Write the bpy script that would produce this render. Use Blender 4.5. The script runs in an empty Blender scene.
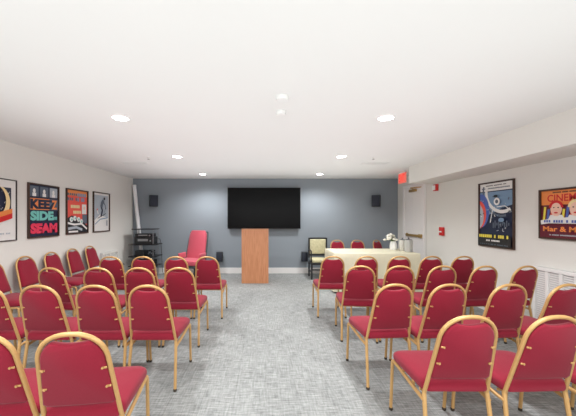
import bpy, bmesh, math, random
from mathutils import Vector, Matrix, Euler
random.seed(7)
PI = math.pi
sc = bpy.context.scene
COL = sc.collection
# ------------------------------------------------------------------ materials
def lin(c):
    c = c/255.0
    return c/12.92 if c <= 0.04045 else ((c+0.055)/1.055)**2.4
def rgb(r, g, b): return (lin(r), lin(g), lin(b), 1.0)
MATS = {}
def mat(name, col, rough=0.6, metal=0.0, emit=0.0, noise=None, bump=None, sheen=0.0, spec=0.5, trans=0.0, vary=0.08):
    if name in MATS: return MATS[name]
    m = bpy.data.materials.new(name); m.use_nodes = True
    nt = m.node_tree; b = nt.nodes['Principled BSDF']
    b.inputs['Base Color'].default_value = col
    b.inputs['Roughness'].default_value = rough
    b.inputs['Metallic'].default_value = metal
    b.inputs['Specular IOR Level'].default_value = spec
    if sheen:
        b.inputs['Sheen Weight'].default_value = sheen
        b.inputs['Sheen Roughness'].default_value = 0.5
    if trans: b.inputs['Transmission Weight'].default_value = trans
    if emit:
        b.inputs['Emission Color'].default_value = col
        b.inputs['Emission Strength'].default_value = emit
    tc = nt.nodes.new('ShaderNodeTexCoord')
    if noise:
        n = nt.nodes.new('ShaderNodeTexNoise'); n.inputs['Scale'].default_value = noise
        n.inputs['Detail'].default_value = 4
        nt.links.new(tc.outputs['Object'], n.inputs['Vector'])
        mx = nt.nodes.new('ShaderNodeMixRGB')
        mx.inputs[1].default_value = tuple(c*(1-vary) for c in col[:3])+(1,)
        mx.inputs[2].default_value = tuple(min(1, c*(1+vary)) for c in col[:3])+(1,)
        nt.links.new(n.outputs['Fac'], mx.inputs[0])
        nt.links.new(mx.outputs[0], b.inputs['Base Color'])
    if bump:
        n2 = nt.nodes.new('ShaderNodeTexNoise'); n2.inputs['Scale'].default_value = bump[0]
        nt.links.new(tc.outputs['Object'], n2.inputs['Vector'])
        bp = nt.nodes.new('ShaderNodeBump'); bp.inputs['Strength'].default_value = bump[1]
        bp.inputs['Distance'].default_value = 0.002
        nt.links.new(n2.outputs['Fac'], bp.inputs['Height'])
        nt.links.new(bp.outputs[0], b.inputs['Normal'])
    MATS[name] = m
    return m

M_CEIL = mat('ceiling_paint', rgb(233, 235, 233), 0.9, noise=1.5, vary=0.01, spec=0.2)
M_WALL = mat('greige_paint', rgb(222, 220, 214), 0.85, noise=2, vary=0.015, bump=(300, 0.05), spec=0.25)
M_GREY = mat('slate_grey_paint', rgb(138, 146, 153), 0.8, noise=2, vary=0.03, bump=(300, 0.05), spec=0.3)
M_TRIM = mat('white_trim_paint', rgb(232, 230, 228), 0.5, noise=3, vary=0.01)
M_FABRIC = mat('maroon_fabric', rgb(137, 26, 47), 0.85, noise=260, vary=0.2, bump=(400, 0.25), sheen=0.12, spec=0.25)
M_GOLD = mat('gold_frame_paint', rgb(200, 158, 102), 0.42, metal=0.25, noise=40, vary=0.08)
M_GLIDE = mat('glide_plastic', rgb(60, 50, 40), 0.6, noise=30)
M_BLACK = mat('black_plastic', rgb(26, 27, 30), 0.45, noise=50)
M_BLACKM = mat('black_metal', rgb(34, 34, 37), 0.4, metal=0.4, noise=50)
M_SCREEN = mat('screen_glass', rgb(5, 5, 6), 0.25, noise=3, spec=0.08)
M_GRILLE = mat('speaker_cloth', rgb(44, 48, 58), 0.95, noise=400, vary=0.4)
M_SMOKE = mat('smoked_glass', rgb(60, 66, 70), 0.15, noise=3, trans=0.3)
M_SILVER = mat('brushed_silver', rgb(150, 152, 155), 0.35, metal=0.7, noise=60)
M_RED = mat('alarm_red', rgb(205, 40, 40), 0.4, noise=20)
M_BRASS = mat('brass', rgb(176, 146, 92), 0.35, metal=0.6, noise=30)
M_ROSE = mat('rose_red_vinyl', rgb(190, 74, 92), 0.7, noise=60, vary=0.1, sheen=0.2)
M_CREAM = mat('cream_brocade', rgb(196, 190, 154), 0.85, noise=22, vary=0.28)
M_CLOTH = mat('cream_tablecloth', rgb(222, 216, 190), 0.9, noise=14, vary=0.06, bump=(60, 0.3))
M_WHITE = mat('white_gloss', rgb(238, 238, 236), 0.35, noise=10, vary=0.01)
M_PETAL = mat('white_petal', rgb(245, 243, 232), 0.7, noise=40, vary=0.05)
M_LEAF = mat('leaf_green', rgb(96, 118, 72), 0.6, noise=30, vary=0.2)
M_GLASSJ = mat('frosted_glass', rgb(214, 216, 210), 0.2, noise=8, trans=0.45, vary=0.02)
M_BULB = mat('led_lens', (1, 0.98, 0.95, 1), 0.5, emit=22.0)
M_DARK = mat('dark_walnut_frame', rgb(66, 46, 36), 0.45, noise=30, vary=0.25)
M_TLEG = mat('table_leg_grey', rgb(90, 92, 94), 0.5, noise=20)
M_TUBE = mat('projection_tube_white', rgb(236, 236, 238), 0.5, noise=10, vary=0.01)
M_VENT = mat('vent_grey', rgb(150, 150, 148), 0.6, noise=20)
M_WIRE = mat('cable_black', rgb(22, 22, 24), 0.6, noise=30)

def wood_mat():
    m = bpy.data.materials.new('cherry_laminate'); m.use_nodes = True
    nt = m.node_tree; b = nt.nodes['Principled BSDF']
    tc = nt.nodes.new('ShaderNodeTexCoord'); mp = nt.nodes.new('ShaderNodeMapping')
    mp.inputs['Scale'].default_value = (14, 14, 1.2)
    n = nt.nodes.new('ShaderNodeTexNoise'); n.inputs['Scale'].default_value = 3; n.inputs['Detail'].default_value = 6
    n.inputs['Distortion'].default_value = 0.6
    cr = nt.nodes.new('ShaderNodeValToRGB')
    cr.color_ramp.elements[0].position = 0.3; cr.color_ramp.elements[0].color = rgb(180, 118, 80)
    cr.color_ramp.elements[1].position = 0.75; cr.color_ramp.elements[1].color = rgb(204, 143, 103)
    L = nt.links.new
    L(tc.outputs['Object'], mp.inputs[0]); L(mp.outputs[0], n.inputs['Vector'])
    L(n.outputs['Fac'], cr.inputs[0]); L(cr.outputs[0], b.inputs['Base Color'])
    b.inputs['Roughness'].default_value = 0.4
    return m
M_WOOD = wood_mat()

def carpet_mat():
    m = bpy.data.materials.new('grey_woven_carpet'); m.use_nodes = True
    nt = m.node_tree; b = nt.nodes['Principled BSDF']; L = nt.links.new
    tc = nt.nodes.new('ShaderNodeTexCoord')
    def streak(sx, sy, scale, detail=4):
        mp = nt.nodes.new('ShaderNodeMapping'); mp.inputs['Scale'].default_value = (sx, sy, 1)
        n = nt.nodes.new('ShaderNodeTexNoise'); n.inputs['Scale'].default_value = scale; n.inputs['Detail'].default_value = detail
        n.inputs['Roughness'].default_value = 0.7
        L(tc.outputs['Object'], mp.inputs[0]); L(mp.outputs[0], n.inputs['Vector'])
        return n.outputs['Fac']
    a = streak(1, 10, 9); c = streak(10, 1, 7); d = streak(1, 1, 1.6, 3)
    ad = nt.nodes.new('ShaderNodeMath'); ad.operation = 'MULTIPLY_ADD'; ad.inputs[1].default_value = 0.55
    mu = nt.nodes.new('ShaderNodeMath'); mu.operation = 'MULTIPLY'; mu.inputs[1].default_value = 0.30
    L(c, mu.inputs[0]); L(a, ad.inputs[0]); L(mu.outputs[0], ad.inputs[2])
    ad2 = nt.nodes.new('ShaderNodeMath'); ad2.operation = 'MULTIPLY_ADD'; ad2.inputs[1].default_value = 0.12
    L(d, ad2.inputs[0]); L(ad.outputs[0], ad2.inputs[2])
    cr = nt.nodes.new('ShaderNodeValToRGB')
    e = cr.color_ramp.elements
    e[0].position = 0.36; e[0].color = rgb(106, 108, 107)
    e[1].position = 0.62; e[1].color = rgb(179, 181, 179)
    L(ad2.outputs[0], cr.inputs[0])
    # half-metre carpet tiles: a faint tone change per tile
    bk = nt.nodes.new('ShaderNodeTexBrick'); bk.inputs['Scale'].default_value = 1.0
    bk.inputs['Brick Width'].default_value = 1.0; bk.inputs['Row Height'].default_value = 0.25
    bk.inputs['Mortar Size'].default_value = 0.002
    bk.inputs['Color1'].default_value = (0.93, 0.93, 0.93, 1); bk.inputs['Color2'].default_value = (1, 1, 1, 1)
    bk.inputs['Mortar'].default_value = (0.8, 0.8, 0.8, 1)
    rot = nt.nodes.new('ShaderNodeMapping'); rot.inputs['Rotation'].default_value = (0, 0, PI/2)
    L(tc.outputs['Object'], rot.inputs[0]); L(rot.outputs[0], bk.inputs['Vector'])
    mm = nt.nodes.new('ShaderNodeMixRGB'); mm.blend_type = 'MULTIPLY'; mm.inputs[0].default_value = 1
    L(cr.outputs[0], mm.inputs[1]); L(bk.outputs['Color'], mm.inputs[2]); L(mm.outputs[0], b.inputs['Base Color'])
    bp = nt.nodes.new('ShaderNodeBump'); bp.inputs['Strength'].default_value = 0.4; bp.inputs['Distance'].default_value = 0.004
    L(ad.outputs[0], bp.inputs['Height']); L(bp.outputs[0], b.inputs['Normal'])
    b.inputs['Roughness'].default_value = 0.95; b.inputs['Specular IOR Level'].default_value = 0.15
    return m
M_CARPET = carpet_mat()

# ------------------------------------------------------------------ mesh helpers
def finish(name, bm, mats, parent=None, smooth=True, angle=40):
    me = bpy.data.meshes.new(name)
    bmesh.ops.recalc_face_normals(bm, faces=bm.faces[:])
    bm.to_mesh(me); bm.free()
    if not isinstance(mats, (list, tuple)): mats = [mats]
    for m in mats: me.materials.append(m)
    if smooth:
        me.polygons.foreach_set('use_smooth', [True]*len(me.polygons))
        try: me.set_sharp_from_angle(angle=math.radians(angle))
        except Exception: pass
    o = bpy.data.objects.new(name, me); COL.objects.link(o)
    if parent: o.parent = parent
    return o
def thing(name, label, cat, loc=(0, 0, 0), rz=0.0, group=None):
    o = bpy.data.objects.new(name, None); COL.objects.link(o)
    o.empty_display_size = 0.1
    o.location = loc; o.rotation_euler = (0, 0, rz)
    o['label'] = label; o['category'] = cat
    if group: o['group'] = group
    return o
def tag(o, label, cat, group=None):
    o['label'] = label; o['category'] = cat
    if group: o['group'] = group
    return o
def struct(o): o['kind'] = 'structure'; return o
def box(bm, lo, hi, bev=0.0, seg=2, mi=0, M=None):
    t = bmesh.new()
    vs = [t.verts.new((x, y, z)) for x in (lo[0], hi[0]) for y in (lo[1], hi[1]) for z in (lo[2], hi[2])]
    for f in ((0, 1, 3, 2), (4, 6, 7, 5), (0, 4, 5, 1), (2, 3, 7, 6), (0, 2, 6, 4), (1, 5, 7, 3)):
        t.faces.new([vs[i] for i in f])
    bmesh.ops.recalc_face_normals(t, faces=t.faces[:])
    if bev: bmesh.ops.bevel(t, geom=t.edges[:], offset=bev, segments=seg, profile=0.5, affect='EDGES')
    merge(bm, t, mi, M)
def merge(bm, t, mi=0, M=None):
    mp = {}
    for v in t.verts: mp[v] = bm.verts.new(M @ v.co if M else v.co)
    for f in t.faces:
        try:
            nf = bm.faces.new([mp[v] for v in f.verts]); nf.material_index = mi
        except ValueError: pass
    t.free()
def tube(bm, pts, r, n=10, mi=0, caps=True, closed=False):
    pts = [Vector(p) for p in pts]
    rs = r if isinstance(r, (list, tuple)) else [r]*len(pts)
    N = len(pts); rings = []
    nrm = None
    for i, p in enumerate(pts):
        if closed: t = (pts[(i+1) % N]-pts[i-1]).normalized()
        elif i == 0: t = (pts[1]-p).normalized()
        elif i == N-1: t = (p-pts[i-1]).normalized()
        else: t = ((pts[i+1]-p).normalized()+(p-pts[i-1]).normalized()).normalized()
        if nrm is None:
            a = Vector((0, 0, 1)) if abs(t.z) < 0.9 else Vector((1, 0, 0))
            nrm = (a - t*a.dot(t)).normalized()
        else:
            nrm = (nrm - t*nrm.dot(t)).normalized()
        bn = t.cross(nrm)
        rings.append([bm.verts.new(p+(nrm*math.cos(2*PI*k/n)+bn*math.sin(2*PI*k/n))*rs[i]) for k in range(n)])
    for i in range(N if closed else N-1):
        A, B = rings[i], rings[(i+1) % N]
        for k in range(n):
            f = bm.faces.new((A[k], A[(k+1) % n], B[(k+1) % n], B[k])); f.material_index = mi
    if caps and not closed:
        for R in (rings[0], rings[-1]):
            f = bm.faces.new(R); f.material_index = mi
def lathe(bm, prof, c=(0, 0, 0), n=24, mi=0):
    rings = []
    for r, z in prof:
        rings.append([bm.verts.new((c[0]+r*math.cos(2*PI*k/n), c[1]+r*math.sin(2*PI*k/n), c[2]+z)) for k in range(n)])
    for A, B in zip(rings, rings[1:]):
        for k in range(n):
            f = bm.faces.new((A[k], A[(k+1) % n], B[(k+1) % n], B[k])); f.material_index = mi
    for R in (rings[0], rings[-1]):
        try:
            f = bm.faces.new(R); f.material_index = mi
        except ValueError: pass
def smoothpath(pts, r=0.03, n=5):
    """round the corners of a polyline"""
    pts = [Vector(p) for p in pts]; out = [pts[0]]
    for a, b, c in zip(pts, pts[1:], pts[2:]):
        u = (a-b); v = (c-b); q = min(r, u.length*0.45, v.length*0.45)
        p0 = b+u.normalized()*q; p1 = b+v.normalized()*q
        for i in range(n+1):
            t = i/n
            out.append(p0*(1-t)**2+b*2*t*(1-t)+p1*t*t)
    out.append(pts[-1]); return out
def box_obj(name, lo, hi, m, parent=None, bev=0.0, seg=2):
    bm = bmesh.new(); box(bm, lo, hi, bev, seg); return finish(name, bm, m, parent, smooth=bev > 0)
def tube_obj(name, pts, r, m, parent=None, n=10):
    bm = bmesh.new(); tube(bm, pts, r, n); return finish(name, bm, m, parent)

# ------------------------------------------------------------------ room
XL, XR, YB, YF, H = -3.43, 3.40, 7.48, -2.2, 2.44
T = 0.12
struct(box_obj('floor', (XL-T, YF-T, -0.1), (XR+T, YB+T, 0), M_CARPET))
struct(box_obj('ceiling', (XL-T, YF-T, H), (XR+T, YB+T, H+0.1), M_CEIL))
struct(box_obj('wall_back', (XL-T, YB, 0), (XR+T, YB+T, H), M_GREY))
struct(box_obj('wall_left', (XL-T, YF, 0), (XL, YB, H), M_WALL))
struct(box_obj('wall_right', (XR, YF, 0), (XR+T, YB, H), M_WALL))
struct(box_obj('wall_rear', (XL-T, YF-T, 0), (XR+T, YF, H), M_WALL))
SOFX, SOFZ, SOFY = 2.84, 2.11, 5.77
struct(box_obj('trim_1', (SOFX, YF, SOFZ), (XR, SOFY, H), M_WALL))
struct(box_obj('baseboard_back', (XL, YB-0.015, 0), (XR, YB, 0.145), M_TRIM))
struct(box_obj('baseboard_left', (XL, YF, 0), (XL+0.015, YB-0.015, 0.13), M_TRIM))
DY0, DY1, DZ = 6.22, 7.04, 2.13
struct(box_obj('baseboard_right', (XR-0.015, YF, 0), (XR, DY0-0.07, 0.13), M_TRIM))
# door with casing, closer and panic bar on the right wall
bm = bmesh.new()
box(bm, (XR-0.035, DY0, 0.01), (XR-0.002, DY1, DZ), 0.002, 1)
for z0, z1 in ((0.16, 0.92), (1.16, 1.9)):
    for y0, y1 in ((DY0+0.1, DY0+0.36), (DY0+0.44, DY1-0.1)):
        box(bm, (XR-0.041, y0, z0), (XR-0.034, y1, z1), 0.004, 1)
door = struct(finish('door_1', bm, M_TRIM))
bm = bmesh.new()
for y0, y1 in ((DY0-0.07, DY0), (DY1, DY1+0.07)):
    box(bm, (XR-0.05, y0, 0), (XR-0.001, y1, DZ+0.065), 0.004, 1)
box(bm, (XR-0.05, DY0, DZ), (XR-0.001, DY1, DZ+0.065), 0.004, 1)
cas = finish('door_casing', bm, M_TRIM, door)
bm = bmesh.new()
box(bm, (XR-0.10, DY0+0.0, 1.01), (XR-0.06, DY1-0.16, 1.06), 0.01)
box(bm, (XR-0.085, DY0+0.0, 0.995), (XR-0.041, DY0+0.11, 1.075), 0.008)
box(bm, (XR-0.085, DY1-0.2, 0.995), (XR-0.041, DY1-0.16, 1.075), 0.008)
finish('panic_bar', bm, M_BRASS, door)
bm = bmesh.new()
box(bm, (XR-0.09, DY0+0.24, 2.02), (XR-0.036, DY0+0.52, 2.08), 0.01)
tube(bm, [(XR-0.07, DY0+0.34, 2.082), (XR-0.2, DY0+0.2, 2.09), (XR-0.06, DY0+0.02, 2.095)], 0.011)
finish('door_closer', bm, M_BRASS, door)

# ------------------------------------------------------------------ downlights & ceiling fittings
def downlight(x, y, label):
    t = thing('recessed_downlight', label, 'ceiling light', (x, y, H), 0, 'recessed ceiling downlights')
    bm = bmesh.new()
    lathe(bm, [(0.072, -0.004), (0.076, -0.010), (0.090, -0.008), (0.096, -0.001), (0.096, 0.0)], n=32)
    finish('trim_ring', bm, M_WHITE, t)
    bm = bmesh.new(); lathe(bm, [(0.0005, -0.0055), (0.072, -0.0055), (0.072, -0.001)], n=32)
    finish('lens', bm, M_BULB, t)
    return t
DL = [(-1.47, 2.93, 'nearest bright round ceiling downlight on the left'), (1.21, 2.93, 'nearest bright round ceiling downlight on the right'),
      (-1.46, 4.77, 'middle round ceiling downlight of the left row of three'), (1.24, 4.77, 'middle round ceiling downlight of the right row of three'),
      (-1.46, 6.68, 'farthest ceiling downlight on the left, near the grey wall'), (1.24, 6.68, 'farthest ceiling downlight on the right, near the grey wall')]
for x, y, l in DL: downlight(x, y, l)
def lamp(name, kind, loc, energy, rot=(0, 0, 0), size=0.1, size_y=None, color=(1, 1, 1), angle=2.4, blend=0.8):
    d = bpy.data.lights.new(name, kind); d.energy = energy; d.color = color
    if kind == 'AREA':
        d.shape = 'RECTANGLE' if size_y else 'DISK'; d.size = size
        if size_y: d.size_y = size_y
    elif kind == 'SPOT':
        d.spot_size = angle; d.spot_blend = blend; d.shadow_soft_size = size
    else: d.shadow_soft_size = size
    o = bpy.data.objects.new(name, d); COL.objects.link(o); o.location = loc; o.rotation_euler = rot
    return o
ENERGY = 128
for x, y in [(a, b) for a, b, _ in DL] + [(-1.46, 1.05), (1.22, 1.05), (-1.46, -0.9), (1.22, -0.9)]:
    lamp('downlight_lamp', 'SPOT', (x, y, H-0.02), ENERGY, size=0.09, color=(0.985, 0.99, 1), angle=math.radians(158), blend=0.7)
# room-wide upward fill lamp, added to brighten the ceiling evenly
lamp('bounce_flash', 'AREA', (0, 2.6, 1.5), 72, rot=(PI, 0, 0), size=5.0, size_y=8.6, color=(0.985, 0.99, 1))
lamp('soft_flash', 'AREA', (0, -1.6, 1.7), 62, rot=(math.radians(85), 0, 0), size=4.5, size_y=1.2, color=(0.985, 0.99, 1))  # broad fill lamp added behind the camera, standing in for flash

def sprinkler(x, y, label):
    t = thing('fire_sprinkler', label, 'sprinkler', (x, y, H), 0)
    bm = bmesh.new(); lathe(bm, [(0.001, 0), (0.032, 0), (0.030, -0.006), (0.010, -0.008), (0.008, -0.028), (0.001, -0.028)], n=16)
    finish('escutcheon', bm, M_WHITE, t)
    bm = bmesh.new(); lathe(bm, [(0.001, -0.028), (0.02, -0.028), (0.022, -0.032), (0.001, -0.033)], n=16)
    finish('deflector', bm, M_VENT, t)
sprinkler(-1.97, 4.86, 'small grey fire sprinkler head on the ceiling left side')
sprinkler(1.80, 4.86, 'small grey fire sprinkler head on the ceiling right side')
def vent(x, y, label):
    t = thing('ceiling_vent', label, 'vent', (x, y, H), 0)
    bm = bmesh.new()
    w, d = 0.24, 0.11
    for lo, hi in (((-w, -d, -0.008), (w, -d+0.02, -0.0005)), ((-w, d-0.02, -0.008), (w, d, -0.0005)),
                   ((-w, -d+0.02, -0.008), (-w+0.02, d-0.02, -0.0005)), ((w-0.02, -d+0.02, -0.008), (w, d-0.02, -0.0005))):
        box(bm, lo, hi)
    finish('frame', bm, M_CEIL, t, smooth=False)
    bm = bmesh.new()
    for i in range(6):
        y0 = -d+0.028+i*0.031
        box(bm, (-w+0.02, y0, -0.007), (w-0.02, y0+0.012, -0.001))
    box(bm, (-w+0.02, -d+0.02, -0.0012), (w-0.02, d-0.02, -0.0004), mi=1)
    finish('louvers', bm, [M_CEIL, M_VENT], t, smooth=False)
vent(-2.42, 5.36, 'white louvred air vent in the ceiling, left side')
vent(2.02, 5.36, 'white louvred air vent in the ceiling, right side')
for i, (x, y, r, l) in enumerate(((0.135, 2.42, 0.055, 'pale round smoke detector on the ceiling, nearer one'), (0.142, 2.76, 0.05, 'pale round smoke detector on the ceiling, farther one'))):
    bm = bmesh.new(); lathe(bm, [(0.001, 0), (r, 0), (r, -0.018), (r*0.8, -0.032), (0.001, -0.036)], n=24)
    o = tag(finish('smoke_detector', bm, M_CEIL), l, 'smoke detector'); o.location = (x, y, H-0.0005)

# ------------------------------------------------------------------ banquet chair
ZT, YT = 0.885, -0.33      # top of the arch centreline
def backy(z):               # lean of the back plane
    return -0.195 + (YT+0.195)*((z-0.40)/(ZT-0.40))**1.0
def arch(half0, half1, z0, z1, ztop, n=14):
    """centreline of the arched back: straight sides then an ellipse"""
    pts = [(-half0, z0), (-(half0*0.5+half1*0.5), (z0+z1)/2), (-half1, z1)]
    for i in range(1, n):
        a = PI - PI*i/n
        ca, sa = math.cos(a), math.sin(a)
        pts.append((half1*math.copysign(abs(ca)**0.88, ca), z1+(ztop-z1)*sa**0.92))
    pts += [(half1, z1), ((half0*0.5+half1*0.5), (z0+z1)/2), (half0, z0)]
    return pts
def pad_outline():
    o = []
    base = arch(0.172, 0.146, 0.505, 0.735, ZT-0.016, 28)
    for x, z in base:
        if z > 0.8 and abs(x) < 0.088:
            z = min(z, ZT-0.035-0.013*math.cos(x/0.088*PI/2))
        o.append((x, z))
    o = o + [(0.155, 0.492), (0.0, 0.489), (-0.155, 0.492)]
    return o
def make_chair():
    t = thing('banquet_chair', 'x', 'chair')
    # back frame tube
    bm = bmesh.new()
    tube(bm, [(x, backy(z), z) for x, z in arch(0.186, 0.158, 0.385, 0.735, ZT, 16)], 0.0115, 10)
    finish('back_frame', bm, M_GOLD, t)
    # upholstered back pad
    out = pad_outline(); cx, cz = 0, 0.66
    def ring(bm, sc_, dy):
        return [bm.verts.new((cx+(x-cx)*sc_, backy(z)+dy, cz+(z-cz)*sc_)) for x, z in out]
    bm = bmesh.new()
    R = [ring(bm, 0.93, -0.017), ring(bm, 0.985, -0.011), ring(bm, 1.0, 0.0), ring(bm, 0.985, 0.017), ring(bm, 0.93, 0.028), ring(bm, 0.7, 0.035)]
    for A, B in zip(R, R[1:]):
        for k in range(len(A)): bm.faces.new((A[k], A[(k+1) % len(A)], B[(k+1) % len(A)], B[k]))
    bm.faces.new(R[0]); bm.faces.new(R[-1])
    finish('backrest', bm, M_FABRIC, t, angle=60)
    # gold lugs that hold the pad
    for s in (-1, 1):
        for z in (0.60, 0.705):
            k = (z-0.385)/0.35; xo = 0.186-0.028*k
            bm = bmesh.new()
            box(bm, (-0.009, -0.004, -0.005), (0.014, 0.004, 0.005), 0.002, 1, M=Matrix.Translation((s*(xo-0.022), backy(z)-0.016, z)))
            tube(bm, [(s*(xo-0.027), backy(z)-0.018, z), (s*(xo-0.027), backy(z)-0.025, z)], 0.006, 8)
            finish('lug', bm, M_GOLD, t)
    # seat cushion
    def sqr(hx0, hx1, y0, y1, r, z, n=6):
        """rounded trapezoid; hx0 at rear, hx1 at the front"""
        P = []
        for (px, py, a0) in ((hx1-r, y1-r, 0), (-(hx1-r), y1-r, PI/2), (-(hx0-r*0.6), y0+r*0.6, PI), (hx0-r*0.6, y0+r*0.6, 1.5*PI)):
            rr = r if py > 0 else r*0.6
            for i in range(n+1):
                a = a0+PI/2*i/n
                P.append((px+rr*math.cos(a), py+rr*math.sin(a), z))
        return P
    bm = bmesh.new(); R = []
    for (ins, z) in ((0.02, 0.400), (0.004, 0.406), (0.0, 0.42), (0.0, 0.442), (0.005, 0.457), (0.02, 0.468), (0.07, 0.476), (0.13, 0.479)):
        pts = sqr(0.200-ins, 0.209-ins, -0.215+ins, 0.235-ins, max(0.075-ins*0.3, 0.02), z)
        R.append([bm.verts.new((x, y, zz-(0.018*max(0, (y-0.1)/0.13)**2 if zz > 0.43 else 0))) for x, y, zz in pts])
    for A, B in zip(R, R[1:]):
        for k in range(len(A)): bm.faces.new((A[k], A[(k+1) % len(A)], B[(k+1) % len(A)], B[k]))
    bm.faces.new(R[0]); bm.faces.new(R[-1])
    finish('seat', bm, M_FABRIC, t, angle=50)
    # rails under the seat
    bm = bmesh.new()
    for s in (-1, 1):
        tube(bm, [(s*0.192, -0.205, 0.352), (s*0.196, -0.10, 0.362), (s*0.20, 0.09, 0.384), (s*0.2, 0.165, 0.389)], 0.0115, 8)
    tube(bm, [(-0.196, 0.06, 0.388), (0.196, 0.06, 0.388)], 0.009, 8)
    tube(bm, [(-0.19, -0.15, 0.388), (0.19, -0.15, 0.388)], 0.009, 8)
    finish('seat_frame', bm, M_GOLD, t)
    for s in (-1, 1):
        bm = bmesh.new()
        tube(bm, smoothpath([(s*0.2, 0.16, 0.389), (s*0.2, 0.205, 0.389), (s*0.198, 0.24, 0.012)], 0.04), 0.0115, 8)
        l = finish('leg', bm, M_GOLD, t)
        bm = bmesh.new(); lathe(bm, [(0.011, 0), (0.0135, 0.003), (0.0135, 0.018), (0.0118, 0.022)], (s*0.198, 0.24, 0.0), 12)
        finish('foot_glide', bm, M_GLIDE, l)
        bm = bmesh.new()
        tube(bm, smoothpath([(s*0.1855, -0.1915, 0.40), (s*0.188, -0.2, 0.345), (s*0.197, -0.25, 0.012)], 0.04), 0.0125, 8)
        l = finish('leg', bm, M_GOLD, t)
        bm = bmesh.new(); lathe(bm, [(0.011, 0), (0.0145, 0.003), (0.0145, 0.018), (0.0128, 0.022)], (s*0.197, -0.25, 0.0), 12)
        finish('foot_glide', bm, M_GLIDE, l)
    return t
CH = {}
def remember(root):
    CH[root.name] = [(c, list(c.children)) for c in root.children]
def dup(root, loc, rz):
    r = root.copy(); COL.objects.link(r); r.location = loc; r.rotation_euler = (0, 0, rz)
    for c, gs in CH[root.name]:
        d = c.copy(); COL.objects.link(d); d.parent = r
        for g in gs:
            e = g.copy(); COL.objects.link(e); e.parent = d
    return r
chair0 = make_chair(); bpy.context.view_layer.update(); remember(chair0)
used = [False]
def place(x, y, rz, label, group, apex=True):
    """x, y is where the top of the back stands"""
    if apex:
        x = x + YT*math.sin(rz)*1.0; y = y - YT*math.cos(rz)
    if not used[0]:
        used[0] = True; c = chair0; c.location = (x, y, 0); c.rotation_euler = (0, 0, rz)
    else: c = dup(chair0, (x, y, 0), rz)
    c['label'] = label; c['category'] = 'chair'; c['group'] = group
    return c
D = math.radians
POS = ['at the aisle', 'second from the aisle', 'third from the aisle', 'fourth from the aisle', 'fifth from the aisle']
ROW = ['nearest row', 'second row from the camera', 'third row from the camera', 'farthest row']
LEFT = [(1.35, [(-0.915, 7), (-1.36, 6)]),
        (2.305, [(-0.945, 0), (-1.37, 0), (-1.82, 0), (-2.26, 1)]),
        (3.12, [(-0.94, 0), (-1.375, 0), (-1.82, 0), (-2.33, -8)]),
        (4.02, [(-0.82, 0), (-1.255, 0), (-1.715, 1), (-2.165, 0)])]
RIGHT = [(1.585, [(1.125, 0), (1.60, 2), (2.10, 2)]),
         (2.345, [(1.05, 4), (1.49, 5), (1.985, 4), (2.45, 8)]),
         (3.24, [(1.06, -6), (1.503, -4), (1.985, 1), (2.46, 5), (2.925, 8)]),
         (4.06, [(0.94, -1), (1.415, 0), (1.88, 1), (2.33, 2), (2.775, 2)])]
for side, rows in (('left', LEFT), ('right', RIGHT)):
    for ri, (d, cs) in enumerate(rows):
        for ci, (x, a) in enumerate(cs):
            place(x, d, D(a), 'maroon gold-framed chair in %s block, %s, %s' % (side, ROW[ri], POS[ci]), 'banquet chairs in rows facing the lectern')
WL = ['cut by the left photo edge', 'under the moon poster', 'under the lettered poster', 'under the orange poster', 'farthest, under the skier poster']
for (y, l) in zip((3.54, 4.05, 4.55, 5.05, 5.55), ['first against the left wall, cut by the photo edge', 'second against the left wall, below the lettered poster', 'third against the left wall, middle of five', 'fourth against the left wall, under the orange poster', 'fifth and farthest along the left wall, under the skiing poster']):
    place(-3.385, y, D(-90), 'maroon banquet chair %s' % l, 'banquet chairs along the left wall')
for (x, a, l) in ((1.725, 180, 'left'), (2.215, 180, 'middle'), (2.685, 215, 'right')):
    place(x, 7.05 if a < 200 else 7.08, D(a), 'maroon chair behind the cream-clothed table, %s one of three' % l, 'banquet chairs behind the clothed table')

# ------------------------------------------------------------------ television
t = thing('wall_television', 'large black flat television mounted on the grey wall above the lectern', 'television', (-0.05, YB, 1.675))
box_obj('bezel', (-0.93, -0.115, -0.525), (0.93, -0.07, 0.525), M_BLACK, t, 0.006)
box_obj('screen', (-0.918, -0.118, -0.508), (0.918, -0.1145, 0.513), M_SCREEN, t)
box_obj('wall_bracket', (-0.3, -0.07, -0.2), (0.3, -0.001, 0.2), M_BLACKM, t)
# ------------------------------------------------------------------ lectern
t = thing('lectern', 'plain cherry wood lectern standing below the television', 'lectern', (-0.239, 6.32, 0))
W = 0.293
bm = bmesh.new(); box(bm, (-W, 0, 0.0), (W, 0.02, 1.19), 0.002, 1); finish('front_panel', bm, M_WOOD, t)
for s in (-1, 1):
    bm = bmesh.new(); x0, x1 = sorted((s*W, s*(W-0.02)))
    v = [(0.02, 0), (0.42, 0), (0.42, 0.98), (0.02, 1.17)]
    A = [bm.verts.new((x0, y, z)) for y, z in v]; B = [bm.verts.new((x1, y, z)) for y, z in v]
    bm.faces.new(A); bm.faces.new(B)
    for k in range(4): bm.faces.new((A[k], A[(k+1) % 4], B[(k+1) % 4], B[k]))
    finish('side_panel', bm, M_WOOD, t, smooth=False)
bm = bmesh.new()
box(bm, (-W+0.021, -0.2, -0.01), (W-0.021, 0.2, 0.01), 0.002, 1, M=Matrix.Translation((0, 0.23, 1.055)) @ Matrix.Rotation(-0.44, 4, 'X'))
finish('reading_top', bm, M_WOOD, t)
box_obj('shelf', (-W+0.021, 0.021, 0.6), (W-0.021, 0.4, 0.62), M_WOOD, t)
box_obj('base_board', (-W+0.021, 0.021, 0.02), (W-0.021, 0.4, 0.06), M_WOOD, t)

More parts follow.
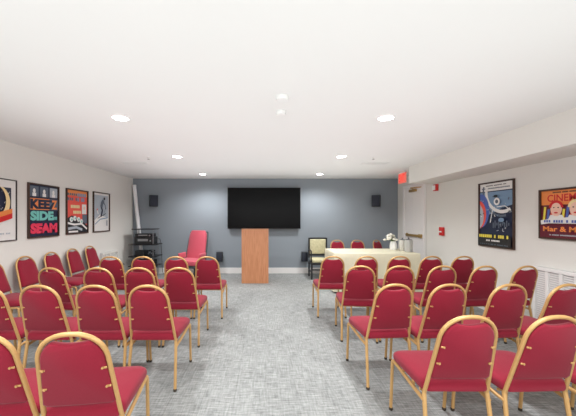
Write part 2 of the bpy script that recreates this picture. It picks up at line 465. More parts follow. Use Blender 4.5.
# ------------------------------------------------------------------ speakers
def speaker(name, loc, rz, w, h, d, label, tilt=0):
    t = thing(name, label, 'speaker', loc, rz)
    box_obj('cabinet', (-w/2, -d-0.05, -h/2), (w/2, -0.05, h/2), M_BLACK, t, 0.008)
    box_obj('grille', (-w/2+0.008, -d-0.058, -h/2+0.008), (w/2-0.008, -d-0.0502, h/2-0.008), M_GRILLE, t, 0.003)
    bm = bmesh.new(); tube(bm, [(0, -0.052, 0), (0, -0.03, -0.005), (0, 0.0, 0)], 0.012, 8); box(bm, (-0.03, -0.008, -0.04), (0.03, -0.001, 0.04), 0.002, 1)
    finish('wall_mount', bm, M_BLACKM, t)
sp = 0.02
speaker('wall_speaker', (-2.92, YB, 1.86), 0.5, 0.20, 0.29, 0.16, 'black loudspeaker high on the grey wall, left of the television')
speaker('wall_speaker', (2.86, YB, 1.86), -0.5, 0.20, 0.29, 0.16, 'black loudspeaker high on the grey wall, right of the television')
speaker('wall_speaker', (-1.18, YB, 0.445), 0.0, 0.155, 0.24, 0.12, 'small black loudspeaker low on the wall beside the red armchair')
speaker('wall_speaker', (0.98, YB, 0.445), 0.0, 0.155, 0.24, 0.12, 'small black loudspeaker low on the wall beside the cream armchair')

# ------------------------------------------------------------------ red upholstered armchair
t = thing('armchair', 'rose red high-backed upholstered armchair against the grey wall', 'armchair', (-1.735, 6.76, 0), D(165))
def cushion(bm, lo, hi, b, M=None, seg=4): box(bm, lo, hi, b, seg, M=M)
bm = bmesh.new()
# back: tapered slab, rounded, leaning back
R = []
for i in range(9):
    k = i/8; z = 0.44+0.68*k
    hw = 0.245 - 0.02*k - (0.05*max(0, (k-0.8)/0.2)**2)
    th = 0.05
    y = -0.20-0.15*k
    R.append([bm.verts.new((hw*cx_, y+th*cy_, z)) for cx_, cy_ in ((-1, -0.3), (-0.8, -1), (0.8, -1), (1, -0.3), (1, 0.4), (0.82, 0.9), (0, 1.15), (-0.82, 0.9), (-1, 0.4))])
for A, B in zip(R, R[1:]):
    for k in range(9): bm.faces.new((A[k], A[(k+1) % 9], B[(k+1) % 9], B[k]))
bm.faces.new(R[0]); bm.faces.new(R[-1])
finish('backrest', bm, M_ROSE, t, angle=60)
bm = bmesh.new(); cushion(bm, (-0.27, -0.2, 0.36), (0.27, 0.34, 0.475), 0.04); finish('seat', bm, M_ROSE, t, angle=60)
for s in (-1, 1):
    bm = bmesh.new(); x0, x1 = sorted((s*0.235, s*0.29)); cushion(bm, (x0, -0.18, 0.477), (x1, 0.12, 0.61), 0.022); finish('armrest', bm, M_ROSE, t, angle=60)
bm = bmesh.new()
for s in (-1, 1):
    tube(bm, [(s*0.255, -0.19, 0.4), (s*0.25, -0.30, 0.8), (s*0.225, -0.385, 1.08)], 0.02, 8)
tube(bm, [(-0.225, -0.385, 1.08), (0.225, -0.385, 1.08)], 0.015, 8)
box(bm, (-0.24, -0.17, 0.3), (0.24, 0.3, 0.358), 0.01)
finish('back_frame', bm, mat('charcoal_metal', rgb(62, 72, 74), 0.5, metal=0.2, noise=20), t)
for sx in (-1, 1):
    for sy in (-1, 1):
        tube_obj('leg', [(sx*0.22, 0.06+sy*0.2, 0.32), (sx*0.25, 0.06+sy*0.26, 0.0)], [0.02, 0.013], M_BLACKM, t)

# ------------------------------------------------------------------ cream black-framed armchair
t = thing('armchair', 'cream brocade armchair with a black open frame, left of the clothed table', 'armchair', (1.275, 6.93, 0), D(180))
bm = bmesh.new(); box(bm, (-0.195, -0.03, 0.545), (0.195, 0.03, 0.905), 0.02, 3, M=Matrix.Translation((0, -0.22, 0)) @ Matrix.Rotation(0, 4, 'X'))
finish('backrest', bm, M_CREAM, t, angle=60)
bm = bmesh.new(); box(bm, (-0.2, -0.2, 0.385), (0.2, 0.22, 0.465), 0.025, 3); finish('seat', bm, M_CREAM, t, angle=60)
bm = bmesh.new()
for s in (-1, 1):
    box(bm, (s*0.215-0.018, -0.25, 0.45), (s*0.215+0.018, -0.205, 0.94), 0.004, 1)
box(bm, (-0.197, -0.25, 0.907), (0.197, -0.205, 0.945), 0.004, 1)
box(bm, (-0.197, -0.25, 0.50), (0.197, -0.205, 0.535), 0.004, 1)
finish('back_frame', bm, M_BLACK, t)
bm = bmesh.new()
box(bm, (-0.233, -0.2, 0.335), (0.233, 0.235, 0.383), 0.004, 1)
finish('seat_frame', bm, M_BLACK, t)
for s in (-1, 1):
    bm = bmesh.new()
    tube(bm, smoothpath([(s*0.222, -0.22, 0.66), (s*0.226, 0.2, 0.66), (s*0.222, 0.21, 0.40)], 0.05), 0.016, 8)
    finish('armrest', bm, M_BLACK, t)
    for y in (-0.225, 0.21):
        box_obj('leg', (s*0.215-0.018, y-0.02, 0), (s*0.215+0.018, y+0.02, 0.34), M_BLACK, t, 0.003, 1)
bm = bmesh.new()
for s in (-1, 1): box(bm, (s*0.215-0.01, -0.2, 0.15), (s*0.215+0.01, 0.19, 0.175))
box(bm, (-0.2, 0.2, 0.21), (0.2, 0.218, 0.235))
finish('stretcher', bm, M_BLACK, t, smooth=False)

# ------------------------------------------------------------------ clothed table with things on it
TX0, TX1, TY0, TY1, TZ = 1.31, 2.93, 5.52, 6.42, 0.75
t = thing('folding_table', 'long folding table hidden under the cream cloth', 'table', ((TX0+TX1)/2, (TY0+TY1)/2, 0))
hw, hd = (TX1-TX0)/2, (TY1-TY0)/2
box_obj('tabletop', (-hw+0.01, -hd+0.01, TZ-0.04), (hw-0.01, hd-0.01, TZ-0.004), M_WHITE, t, 0.004, 1)
for sx in (-1, 1):
    for sy in (-1, 1):
        tube_obj('leg', [(sx*(hw-0.2), sy*(hd-0.12), TZ-0.04), (sx*(hw-0.2), sy*(hd-0.12), 0)], 0.014, M_TLEG, t)
bm = bmesh.new()
per = []
def edge(a, b, n):
    for i in range(n): per.append((a[0]+(b[0]-a[0])*i/n, a[1]+(b[1]-a[1])*i/n))
edge((-hw, -hd), (hw, -hd), 90); edge((hw, -hd), (hw, hd), 40); edge((hw, hd), (-hw, hd), 90); edge((-hw, hd), (-hw, -hd), 40)
R = []
n = len(per)
for zi, z in enumerate((TZ, TZ-0.006, TZ-0.1, TZ-0.3, TZ-0.5, 0.03)):
    drop = (TZ-z)
    ring = []
    for i, (x, y) in enumerate(per):
        onx = abs(abs(x)-hw) < 1e-6; ony = abs(abs(y)-hd) < 1e-6
        nx = (math.copysign(1, x) if onx else 0); ny = (math.copysign(1, y) if ony else 0)
        s = x*13+y*17
        w = (0.004 if zi else 0)+drop*(0.03+0.028*math.sin(s)+0.014*math.sin(2.3*s+1))
        ring.append(bm.verts.new((x+nx*w, y+ny*w, z)))
    R.append(ring)
for A, B in zip(R, R[1:]):
    for k in range(n): bm.faces.new((A[k], A[(k+1) % n], B[(k+1) % n], B[k]))
bm.faces.new(R[0])
o = finish('tablecloth', bm, M_CLOTH, None, angle=50); o.location = ((TX0+TX1)/2, (TY0+TY1)/2, 0)
tag(o, 'cream cloth draped to the floor over the long table', 'tablecloth')

# vase of white flowers
vx, vy = 2.70, 6.15
t = thing('flower_vase', 'white vase holding a bunch of white flowers on the clothed table', 'vase', (vx, vy, TZ+0.001))
bm = bmesh.new(); lathe(bm, [(0.05, 0), (0.066, 0.01), (0.075, 0.08), (0.068, 0.14), (0.05, 0.17), (0.055, 0.185), (0.047, 0.185), (0.042, 0.165)]); finish('vase_body', bm, M_WHITE, t)
bm = bmesh.new()
heads = []
for i in range(26):
    a = random.uniform(0, 2*PI); r = random.uniform(0.01, 0.15); z = 0.33-r*0.75+random.uniform(-0.03, 0.03)
    p = (min(r*math.cos(a)-0.05, 0.045), r*math.sin(a)*0.7, z-0.01); heads.append(p)
    tube(bm, [(0, 0, 0.1), (p[0]*0.4, p[1]*0.4, 0.2), p], 0.003, 5)
    # a leaf
    q = Vector(p)*0.75+Vector((0, 0, 0.03)); dirn = Vector((math.cos(a+0.8), math.sin(a+0.8), 0.1))
    side = Vector((-dirn.y, dirn.x, 0))*0.012
    vs = [bm.verts.new(q), bm.verts.new(q+dirn*0.03+side), bm.verts.new(q+dirn*0.07), bm.verts.new(q+dirn*0.03-side)]
    bm.faces.new(vs)
finish('stems', bm, M_LEAF, t)
for (px, py, pz) in heads:
    bm = bmesh.new()
    lathe(bm, [(0.001, -0.02), (0.026, -0.008), (0.034, 0.008), (0.024, 0.026), (0.001, 0.032)], (px, py, pz), 10)
    for ringn, (cnt, rr, up) in enumerate(((8, 0.055, 0.004), (6, 0.038, 0.026), (4, 0.018, 0.036))):
        for k in range(cnt):
            a = 2*PI*k/cnt+ringn*0.5
            d = Vector((math.cos(a), math.sin(a), 0)); s_ = Vector((-d.y, d.x, 0))
            c0 = Vector((px, py, pz))
            vs = [bm.verts.new(c0), bm.verts.new(c0+d*rr*0.6+s_*rr*0.4+Vector((0, 0, up*0.6))), bm.verts.new(c0+d*rr+Vector((0, 0, up))), bm.verts.new(c0+d*rr*0.6-s_*rr*0.4+Vector((0, 0, up*0.6)))]
            bm.faces.new(vs)
    finish('flower', bm, M_PETAL, t)
def canister(x, y, r, h, label, m):
    t = thing('drinks_dispenser', label, 'dispenser', (x, y, TZ+0.001))
    bm = bmesh.new(); lathe(bm, [(r*0.85, 0), (r, 0.012), (r, h*0.86), (r*0.9, h*0.92), (r*0.88, h*0.92)]); finish('jar', bm, m, t)
    bm = bmesh.new(); lathe(bm, [(r*0.92, h*0.921), (r*0.93, h*0.96), (r*0.5, h), (0.012, h), (0.016, h+0.025), (0.001, h+0.03)]); finish('lid', bm, M_SILVER, t)
    bm = bmesh.new(); tube(bm, [(0, -r+0.002, 0.05), (0, -r-0.03, 0.05), (0, -r-0.035, 0.025)], 0.007, 8); finish('tap', bm, M_SILVER, t)
canister(2.81, 5.97, 0.062, 0.24, 'pale glass drinks dispenser between the flowers and its taller twin', mat('cloudy_glass', rgb(205, 203, 194), 0.25, noise=6, vary=0.05))
canister(2.83, 5.76, 0.075, 0.26, 'grey glass drinks dispenser nearest the right end of the clothed table', mat('grey_glass', rgb(176, 176, 170), 0.25, noise=6, vary=0.08))

# ------------------------------------------------------------------ AV rack
t = thing('media_rack', 'black open shelving rack of audio equipment in the left corner', 'rack', (-2.95, 7.12, 0))
for sx in (-0.24, 0.24):
    for sy in (-0.16, 0.16):
        tube_obj('post', [(sx, sy, 0), (sx, sy, 1.15)], 0.008, M_SILVER, t)
for z, w, d in ((1.155, 0.262, 0.2), (0.785, 0.33, 0.23), (0.50, 0.33, 0.23), (0.27, 0.33, 0.23)):
    box_obj('shelf', (-w, -d, z-0.008), (w, d, z+0.008), M_BLACKM, t, 0.004, 1)
def device(name, lo, hi, label, cat, detail):
    cxx, cyy = -2.95, 7.12
    t = thing(name, label, cat, (cxx+(lo[0]+hi[0])/2, cyy+(lo[1]+hi[1])/2, lo[2]))
    w, d, h = (hi[0]-lo[0])/2, (hi[1]-lo[1])/2, hi[2]-lo[2]
    box_obj('case', (-w, -d, 0.008), (w, d, h), M_BLACK, t, 0.005, 1)
    if detail:
        box_obj('display', (-w*0.6, -d-0.004, h*0.45), (w*0.5, -d-0.0002, h*0.75), M_SILVER, t)
        bm = bmesh.new(); tube(bm, [(w*0.78, -d-0.0002, h*0.5), (w*0.78, -d-0.02, h*0.5)], 0.018, 14); finish('knob', bm, M_SILVER, t)
    bm = bmesh.new()
    for sx in (-1, 1):
        for sy in (-1, 1): tube(bm, [(sx*w*0.8, sy*d*0.8, 0), (sx*w*0.8, sy*d*0.8, 0.009)], 0.012, 8)
    finish('feet', bm, M_GLIDE, t)
device('audio_receiver', (-0.21, -0.17, 0.794), (0.23, 0.15, 0.965), 'black audio receiver with a silver display on the media rack', 'receiver', True)
device('disc_player', (-0.2, -0.15, 0.975-0.009), (0.2, 0.12, 1.045), 'slim black disc player on top of the receiver', 'disc player', True)
device('cable_box', (-0.2, -0.15, 0.509), (0.02, 0.08, 0.64), 'small black box on the middle rack shelf', 'box', False)
device('power_amplifier', (-0.2, -0.17, 0.279), (0.22, 0.14, 0.40), 'black power amplifier on the lowest rack shelf', 'amplifier', True)
random.seed(3)
for j, (a, b, l) in enumerate((((-0.1, -0.12, 0.66), (0.27, -0.17, 0.54), 'loose black cables heaped on the middle rack shelf'),
                               ((0.2, 0.2, 0.95), (0.29, -0.2, 0.515), 'black cable hanging from the receiver down the rack'),)):
    bm = bmesh.new()
    if j == 0:
        pts = []
        for i in range(60):
            a_ = i*0.55
            pts.append((0.15+0.11*math.cos(a_)*(0.6+0.4*math.sin(i*0.37)), -0.05+0.1*math.sin(a_), 0.52+0.12*abs(math.sin(i*0.21))))
        tube(bm, smoothpath(pts, 0.02, 2), 0.006, 6)
    else:
        tube(bm, smoothpath([(0.2, 0.16, 0.93), (0.26, 0.25, 0.9), (0.29, 0.25, 0.7), (0.3, 0.25, 0.45), (0.31, 0.26, 0.2), (0.34, 0.2, 0.008), (0.5, 0.3, 0.008)], 0.08), 0.006, 6)
    o = tag(finish('cable', bm, M_WIRE), l, 'cable'); o.location = (-2.95, 7.12, 0)
# loop of cord at the left wall
bm = bmesh.new()
tube(bm, smoothpath([(0, 0.25, 0.31), (0.02, 0.14, 0.34), (0.02, 0.0, 0.33), (0.02, -0.08, 0.22), (0.02, 0, 0.1), (0.03, 0.15, 0.13), (0.05, 0.25, 0.008), (0.15, 0.35, 0.008)], 0.08), 0.009, 6)
o = tag(finish('cable', bm, M_WIRE), 'looped black cord against the left wall beside the rack', 'cable'); o.location = (XL+0.01, 6.75, 0)
# projection screen tube leaning in the corner
bm = bmesh.new()
a = Vector((-3.13, 7.40, 0.01)); b = Vector((-3.372, 7.425, 2.26))
tube(bm, [a, b], 0.046, 14)
tube(bm, [b-(b-a).normalized()*0.03, b+(b-a).normalized()*0.012], 0.05, 14)
tag(finish('projection_screen_tube', bm, M_TUBE), 'long white rolled projection screen leaning in the left corner', 'projection screen')

# ------------------------------------------------------------------ right-wall fittings
t = thing('exit_sign', 'red glowing exit sign hanging from the ceiling beside the soffit', 'exit sign', (2.99, 6.36, H))
box_obj('canopy', (-0.03, -0.1, -0.03), (0.03, 0.1, -0.0005), M_WHITE, t, 0.004, 1)
box_obj('panel', (-0.012, -0.165, -0.25), (0.012, 0.165, -0.031), mat('exit_panel', rgb(232, 112, 98), 0.4, emit=0.4), t, 0.003, 1)
def text_mesh(s, size, align='CENTER', bold=0.0):
    cu = bpy.data.curves.new('t', 'FONT'); cu.body = s; cu.size = size; cu.align_x = align; cu.align_y = 'CENTER'; cu.offset = bold
    cu.resolution_u = 3
    ob = bpy.data.objects.new('t', cu); COL.objects.link(ob)
    bpy.context.view_layer.update()
    dg = bpy.context.evaluated_depsgraph_get()
    me = bpy.data.meshes.new_from_object(ob.evaluated_get(dg))
    bpy.data.objects.remove(ob); bpy.data.curves.remove(cu)
    return me
def add_text(bm, s, cx_, cz_, size, layer, mi, bold=0.0, w=None, h=None, conv=None):
    me = text_mesh(s, size, bold=bold)
    xs = [v.co.x for v in me.vertices]; ys = [v.co.y for v in me.vertices]
    x0, x1, y0, y1 = min(xs), max(xs), min(ys), max(ys)
    sx = (w/(x1-x0)) if w else 1; sy = (h/(y1-y0)) if h else 1
    vs = []
    for v in me.vertices:
        p = Vector((cx_+(v.co.x-(x0+x1)/2)*sx, -0.0006*layer, cz_+(v.co.y-(y0+y1)/2)*sy))
        vs.append(bm.verts.new(conv(p) if conv else p))
    for p in me.polygons:
        try:
            f = bm.faces.new([vs[i] for i in p.vertices]); f.material_index = mi
        except ValueError: pass
    bpy.data.meshes.remove(me)
bm = bmesh.new()
add_text(bm, 'EXIT', 0, 0, 0.2, 1, 0, 0.004, 0.27, 0.15)
o = finish('lettering', bm, mat('exit_letters', rgb(240, 50, 40), 0.4, emit=0.6), t, smooth=False)
o.rotation_euler = (0, 0, -PI/2); o.location = (-0.0125, 0, -0.14)
t = thing('fire_alarm_strobe', 'red fire alarm strobe high on the wall beside the door', 'fire alarm', (XR, 5.77, 2.03))
box_obj('housing', (-0.045, -0.06, -0.065), (-0.001, 0.06, 0.065), M_RED, t, 0.006)
box_obj('strobe_lens', (-0.07, -0.03, -0.05), (-0.0455, 0.055, 0.045), M_WHITE, t, 0.008)
t = thing('fire_alarm_pull', 'red fire alarm pull station at hand height beside the door', 'fire alarm', (XR, 5.57, 1.17))
box_obj('housing', (-0.05, -0.055, -0.08), (-0.001, 0.055, 0.08), M_RED, t, 0.006)
box_obj('pull_handle', (-0.062, -0.04, -0.02), (-0.0505, 0.04, 0.005), M_WHITE, t, 0.003, 1)

def heater(name, x, y0, y1, z0, z1, side, label):
    t = thing(name, label, 'radiator cover', (x, (y0+y1)/2, 0))
    hl = (y1-y0)/2; s = side
    def bx(bm, dx0, dx1, a, b, c, d, mi=0, bev=0.0):
        xa, xb = sorted((s*dx0, s*dx1)); box(bm, (xa, a, c), (xb, b, d), bev, 1, mi)
    bm = bmesh.new(); bx(bm, 0.001, 0.05, -hl, hl, z0, z1); finish('back_box', bm, mat('vent_white', rgb(205, 204, 204), 0.5, noise=10, vary=0.01), t, smooth=False)
    bm = bmesh.new(); bx(bm, 0.0505, 0.075, -hl, hl, z1-0.04, z1, bev=0.003); bx(bm, 0.0505, 0.075, -hl, hl, z0, z0+0.04, bev=0.003)
    y = hl
    while y > -hl+0.02:
        bx(bm, 0.0505, 0.075, y-0.035, y, z0+0.041, z1-0.041); y -= 0.163
    finish('frame', bm, M_TRIM if side < 0 else M_WALL, t, smooth=False)
    bm = bmesh.new(); z = z0+0.055
    while z < z1-0.055:
        bx(bm, 0.0505, 0.062, -hl+0.002, hl-0.04, z, z+0.012); z += 0.026
    finish('louvres', bm, M_TRIM if side < 0 else M_WALL, t, smooth=False)
heater('radiator_cover', XR, 1.9, 3.62, 0.16, 0.83, -1, 'white louvred radiator cover along the right wall')
heater('radiator_cover', XL, 5.98, 6.6, 0.16, 0.70, 1, 'white louvred radiator cover on the left wall near the corner')

# ------------------------------------------------------------------ posters
def c_(n, r, g, b): return mat('ink_'+n, rgb(r, g, b), 0.35, noise=8, vary=0.04)
INK = [c_('white', 232, 230, 226), c_('navy', 28, 36, 62), c_('orange', 236, 140, 72), c_('coral', 236, 88, 72), c_('teal', 120, 196, 186),
       c_('pink', 226, 58, 88), c_('slate', 92, 102, 116), c_('cream', 240, 216, 160), c_('black', 26, 26, 30), c_('grey', 176, 184, 192),
       c_('red', 206, 36, 40), c_('yellow', 232, 214, 80), c_('blue', 82, 104, 176), c_('wine', 96, 22, 40), c_('skin', 240, 196, 176), c_('steel', 120, 148, 176)]
IX = dict((m.name[4:], i) for i, m in enumerate(INK))
class Art:
    def __init__(s): s.bm = bmesh.new(); s.l = 1
    def poly(s, pts, c, layer=None):
        L_ = layer or s.l
        f = s.bm.faces.new([s.bm.verts.new((x, -0.0006*L_, z)) for x, z in pts]); f.material_index = IX[c]; s.l += 1 if layer is None else 0
    def rect(s, x0, z0, x1, z1, c, layer=None): s.poly([(x0, z0), (x1, z0), (x1, z1), (x0, z1)], c, layer)
    def disc(s, x, z, r, c, rz=None, n=24): s.poly([(x+r*math.cos(2*PI*k/n), z+(rz or r)*math.sin(2*PI*k/n)) for k in range(n)], c)
    def band(s, pts, w, c):
        P = [Vector(p) for p in pts]; A, B = [], []
        for i, p in enumerate(P):
            t_ = (P[min(i+1, len(P)-1)]-P[max(i-1, 0)]).normalized(); n_ = Vector((-t_.y, t_.x))*w/2
            A.append(tuple(p+n_)); B.append(tuple(p-n_))
        s.poly(A+B[::-1], c)
    def arc(s, x, z, r, a0, a1, w, c, n=20): s.band([(x+r*math.cos(a0+(a1-a0)*i/n), z+r*math.sin(a0+(a1-a0)*i/n)) for i in range(n+1)], w, c)
    def text(s, t_, x, z, w, h, c, bold=0.0): add_text(s.bm, t_, x, z, 0.1, s.l, IX[c], bold, w, h); s.l += 1
    def glyphs(s, x0, x1, z, h, c, n, gap=0.25):
        w = (x1-x0)/n
        for i in range(n):
            if random.random() < 0.12: continue
            s.rect(x0+i*w, z-h/2, x0+i*w+w*(1-gap), z+h/2, c, s.l)
        s.l += 1
def poster(x, y, z0, z1, width, side, label, art, fw=0.02, fd=0.03, fm=M_DARK):
    """side=+1: on the left wall facing +x ; side=-1: on the right wall facing -x"""
    t = thing('framed_poster', label, 'poster', (x, y, (z0+z1)/2), PI/2 if side > 0 else -PI/2)
    w, h = width/2, (z1-z0)/2
    bm = bmesh.new()
    box(bm, (-w, -fd, -h), (-w+fw, -0.001, h), 0.002, 1); box(bm, (w-fw, -fd, -h), (w, -0.001, h), 0.002, 1)
    box(bm, (-w+fw, -fd, -h), (w-fw, -0.001, -h+fw), 0.002, 1); box(bm, (-w+fw, -fd, h-fw), (w-fw, -0.001, h), 0.002, 1)
    finish('frame', bm, fm, t)
    a = Art(); art(a, w-fw, h-fw)
    o = finish('print', a.bm, INK, t, smooth=False); o.location = (0, -0.008, 0)
    return t
def ensure(a): pass
def art_moon(a, w, h):
    a.rect(-w, -h, w, h, 'white')
    a.rect(-w+0.05, -h+0.30, w-0.07, h-0.10, 'navy')
    for i in range(26): a.disc(random.uniform(-w+0.07, w-0.09), random.uniform(-h+0.36, h-0.13), random.uniform(0.003, 0.007), 'white', n=6)
    cx_, cz_ = 0.0, 0.10
    P = [(cx_+0.19*math.cos(-1.9+i*3.0/24), cz_+0.22*math.sin(-1.9+i*3.0/24)) for i in range(25)]
    Q = [(cx_-0.035+0.165*math.cos(-1.75+i*2.8/24), cz_+0.02+0.20*math.sin(-1.75+i*2.8/24)) for i in range(25)]
    a.poly(P+Q[::-1], 'cream')
    a.poly([(-w+0.05, -h+0.22), (w-0.07, -h+0.36), (w-0.07, -h+0.42), (-w+0.05, -h+0.30)], 'orange')
    a.poly([(-w+0.05, -h+0.15), (w-0.07, -h+0.29), (w-0.07, -h+0.36), (-w+0.05, -h+0.22)], 'red')
    a.glyphs(-w+0.08, w-0.1, -h+0.09, 0.02, 'grey', 18)
def art_side(a, w, h):
    a.rect(-w, -h, w, h, 'navy')
    for x0, x1, c in ((-w, -w/3, 'slate'), (-w/3+0.01, w/3, 'slate'), (w/3+0.01, w, 'grey')):
        a.rect(x0+0.01, h-0.17, x1-0.01, h-0.02, c)
    for x in (-w*0.66, 0, w*0.66):
        a.disc(x, h-0.09, 0.025, 'white', 0.035); a.rect(x-0.035, h-0.17, x+0.035, h-0.12, 'white')
    zr = h-0.20
    a.rect(-w, zr-0.17, w, zr, 'orange'); a.rect(w*0.35, zr-0.17, w, zr, 'slate'); a.text('KEEZ', 0, zr-0.085, 2*w-0.04, 0.145, 'navy', 0.006)
    a.text('Z', w*0.72, zr-0.085, 0.12, 0.145, 'orange', 0.004)
    a.text('SIDE', -0.04, zr-0.26, 2*w-0.12, 0.145, 'teal', 0.006)
    a.glyphs(w*0.55, w-0.02, zr-0.30, 0.05, 'teal', 4)
    a.text('SEAM', 0, zr-0.45, 2*w-0.04, 0.155, 'pink', 0.007)
def art_orange(a, w, h):
    a.rect(-w, -h, w, h, 'coral')
    a.rect(-w, h-0.10, w, h, 'orange')
    a.glyphs(-w+0.02, 0, h-0.075, 0.04, 'slate', 5); a.glyphs(0, w-0.02, h-0.075, 0.06, 'steel', 5)
    a.glyphs(-w+0.02, 0, h-0.16, 0.05, 'slate', 5); a.glyphs(0, w-0.02, h-0.16, 0.07, 'steel', 5)
    a.glyphs(-w+0.10, w-0.18, h-0.29, 0.055, 'cream', 7, 0.12); a.glyphs(-w+0.12, w-0.18, h-0.39, 0.055, 'cream', 6, 0.12)
    a.rect(w-0.16, h-0.42, w-0.03, h-0.24, 'white'); a.disc(w-0.09, h-0.31, 0.03, 'skin'); a.rect(w-0.15, -h+0.16, w-0.01, h-0.43, 'slate')
    a.poly([(-w, -h+0.26), (-w+0.12, -h+0.31), (0.02, -h+0.27), (w, -h+0.12), (w, -h), (-w, -h)], 'black')
    for x, z in ((-0.17, -h+0.24), (-0.08, -h+0.26), (0.02, -h+0.24), (0.10, -h+0.20)):
        a.disc(x, z, 0.045, 'white'); a.disc(x+0.01, z, 0.02, 'teal')
    a.band([(-w+0.01, -h+0.18), (-0.1, -h+0.15), (0.1, -h+0.16), (w-0.02, -h+0.06)], 0.035, 'white')
    a.band([(-w+0.02, -h+0.08), (-0.05, -h+0.10), (0.12, -h+0.05)], 0.045, 'grey')
    a.rect(-w+0.03, -h+0.01, 0.0, -h+0.04, 'white')
def art_ski(a, w, h):
    a.rect(-w, -h, w, h, 'white')
    a.rect(-w+0.03, -h+0.05, w-0.03, h-0.04, 'grey')
    a.poly([(-w+0.03, -h+0.05), (-w+0.03, -h+0.22), (-0.05, -h+0.34), (w-0.03, -h+0.26), (w-0.03, -h+0.05)], 'white')
    a.band([(-w+0.05, -h+0.14), (-0.05, -h+0.24), (w-0.05, -h+0.27)], 0.02, 'steel')
    # skier: legs, body, arms, head, skis
    a.band([(-0.14, -h+0.26), (0.16, -h+0.36)], 0.014, 'black')
    a.band([(-0.02, -h+0.30), (0.03, -h+0.42), (-0.01, -h+0.50)], 0.055, 'navy')
    a.band([(-0.01, -h+0.49), (0.02, -h+0.58), (0.08, -h+0.63)], 0.085, 'slate')
    a.band([(0.06, -h+0.60), (0.13, -h+0.54), (0.16, -h+0.45)], 0.03, 'slate')
    a.band([(0.15, -h+0.49), (0.06, -h+0.30)], 0.008, 'black')
    a.disc(0.10, -h+0.67, 0.03, 'black'); a.disc(-0.16, -h+0.44, 0.018, 'coral')
    a.band([(-0.16, -h+0.42), (-0.13, -h+0.35)], 0.03, 'white')
    a.rect(w-0.10, -h+0.10, w-0.07, -h+0.22, 'slate')
def clipc(pts, x0, z0, x1, z1): return [(min(max(x, x0), x1), min(max(z, z0), z1)) for x, z in pts]
def art_space(a, w, h):
    a.rect(-w, -h, w, h, 'navy')
    a.rect(-w, h-0.115, w, h, 'white'); a.glyphs(-w+0.12, w-0.12, h-0.035, 0.014, 'black', 22); a.glyphs(-w+0.04, w-0.04, h-0.075, 0.018, 'slate', 30)
    a.rect(-w, -h+0.16, w, h-0.13, 'steel')
    a.poly([(-w, -h+0.16), (w, -h+0.16), (w, h-0.33), (0.1, h-0.38), (-0.05, 0.02), (-w, -0.05)], 'navy')
    a.arc(0.12, 0.34, 0.30, 2.9, 5.2, 0.05, 'white'); a.arc(0.12, 0.34, 0.36, 2.9, 4.9, 0.03, 'slate')
    P = clipc([(-w+0.02+0.17*math.cos(k), 0.06+0.26*math.sin(k)) for k in [i*2*PI/24 for i in range(24)]], -w, -h+0.16, w, h-0.13)
    a.poly(P, 'blue')
    P = clipc([(-w-0.03+0.16*math.cos(k), 0.0+0.22*math.sin(k)) for k in [i*2*PI/24 for i in range(24)]], -w, -h+0.16, w, h-0.13)
    a.poly(P, 'coral')
    P = clipc([(-w-0.05+0.13*math.cos(k), -0.03+0.2*math.sin(k)) for k in [i*2*PI/24 for i in range(24)]], -w, -h+0.16, w, h-0.13)
    a.poly(P, 'grey')
    for i in range(34):
        x = random.uniform(-w+0.02, w-0.05); z = random.uniform(-0.25, h-0.2); g = random.uniform(0.01, 0.05); q = random.uniform(0, PI)
        a.band([(x, z), (x+g*math.cos(q), z+g*math.sin(q)*0.7)], random.uniform(0.006, 0.016), random.choice(['grey', 'slate', 'white', 'steel', 'black']))
    a.disc(0.05, h-0.28, 0.055, 'white'); a.disc(0.05, h-0.28, 0.028, 'slate')
    a.disc(0.03, h-0.20, 0.04, 'black', 0.02)
    a.band([(0.02, h-0.36), (-0.03, 0.05), (-0.07, -0.12)], 0.014, 'white')
    a.band([(0.05, h-0.36), (0.2, 0.12), (w-0.01, 0.05)], 0.012, 'white')
    for i in range(9): a.rect(-0.02+i*0.035, -0.20+0.02*(i % 3), 0.0+i*0.035, -0.12+0.03*(i % 2), 'slate')
    a.disc(0.14, -0.08, 0.05, 'steel', 0.03)
    a.rect(-w, -h, w, -h+0.16, 'black')
    a.glyphs(-w+0.03, w-0.04, -h+0.145, 0.045, 'yellow', 15, 0.2); a.glyphs(-0.14, 0.12, -h+0.08, 0.022, 'white', 10)
    a.glyphs(-w+0.05, w-0.05, -h+0.025, 0.012, 'slate', 30)
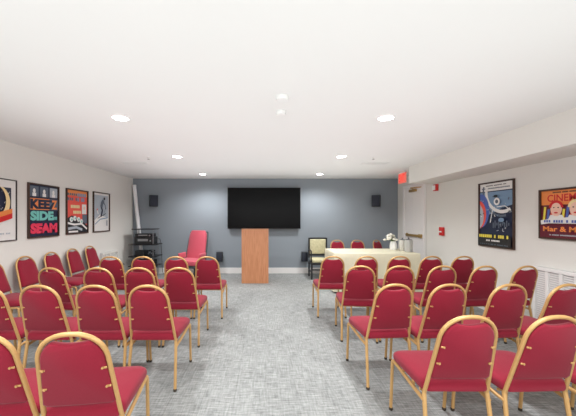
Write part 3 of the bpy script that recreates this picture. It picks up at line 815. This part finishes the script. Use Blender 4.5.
def art_cinema(a, w, h):
    a.rect(-w, -h, w, h, 'orange')
    a.glyphs(-w+0.14, w-0.1, h-0.025, 0.016, 'black', 34)
    a.text('CINEMA', -0.03, h-0.09, 0.41, 0.085, 'red', 0.002)
    a.rect(-w, -h, w, h-0.17, 'wine')
    for i in range(13):
        x = -w+0.03+i*0.045
        a.band([(x, -0.10), (x+0.02, h-0.19-0.03*(i % 2))], 0.028, ('yellow', 'blue', 'coral', 'white', 'steel')[i % 5])
    for cx_ in (-0.12, 0.10):
        a.poly([(cx_-0.12, -0.11), (cx_-0.07, -0.01), (cx_+0.07, -0.01), (cx_+0.12, -0.11)], 'white')
        a.disc(cx_, 0.06, 0.068, 'skin', 0.085); a.arc(cx_, 0.075, 0.07, 0.0, PI, 0.03, 'red' if cx_ < 0 else 'cream')
        for s in (-1, 1): a.disc(cx_+s*0.026, 0.075, 0.010, 'black', 0.007, n=8)
        a.disc(cx_, 0.015, 0.024, 'red', 0.009, n=10)
    a.band([(-w+0.01, -0.10), (-0.1, -0.07), (w-0.01, -0.05)], 0.05, 'white'); a.glyphs(-w+0.05, w-0.05, -0.085, 0.03, 'blue', 18)
    a.rect(-w, -h, w, -0.13, 'wine')
    a.text('Mar & More', 0.0, -0.175, 2*w-0.08, 0.06, 'orange', 0.003)
    a.glyphs(-w+0.12, w-0.12, -0.245, 0.014, 'grey', 34)
poster(XL, 3.67, 1.12, 1.94, 0.61, 1, 'framed poster of a crescent moon on navy with wide white margins', art_moon, fw=0.012, fd=0.022, fm=mat('black_frame', rgb(52, 46, 44), 0.4, noise=20))
poster(XL, 4.47, 1.13, 1.94, 0.62, 1, 'framed dark poster with stacked orange, teal and pink block lettering', art_side)
poster(XL, 5.26, 1.14, 1.94, 0.605, 1, 'framed orange-red poster with blue lettering on top and a black bottom', art_orange)
poster(XL, 6.03, 1.14, 1.955, 0.60, 1, 'framed pale grey poster of a skier', art_ski)
poster(XR, 4.28, 0.99, 1.967, 0.66, -1, 'tall framed dark blue poster with white arcs and a yellow title line', art_space)
poster(XR, 3.26, 1.175, 1.77, 0.66, -1, 'wide framed orange and red film poster headed CINEMA', art_cinema)

# ------------------------------------------------------------------ world, camera
w = bpy.data.worlds.new('w'); sc.world = w; w.use_nodes = True
w.node_tree.nodes['Background'].inputs[0].default_value = (1, 1, 1, 1); w.node_tree.nodes['Background'].inputs[1].default_value = 0.3
cam = bpy.data.cameras.new('camera'); co = bpy.data.objects.new('camera', cam); COL.objects.link(co)
co.location = (0, 0, 1.426); co.rotation_euler = (PI/2, 0, 0)
cam.sensor_width = 36; cam.lens = 290/576*36
cam.shift_x = 22/576; cam.shift_y = 10/576
cam.clip_start = 0.05
sc.camera = co
sc.view_settings.view_transform = 'Standard'; sc.view_settings.look = 'None'
sc.view_settings.exposure = 0.12
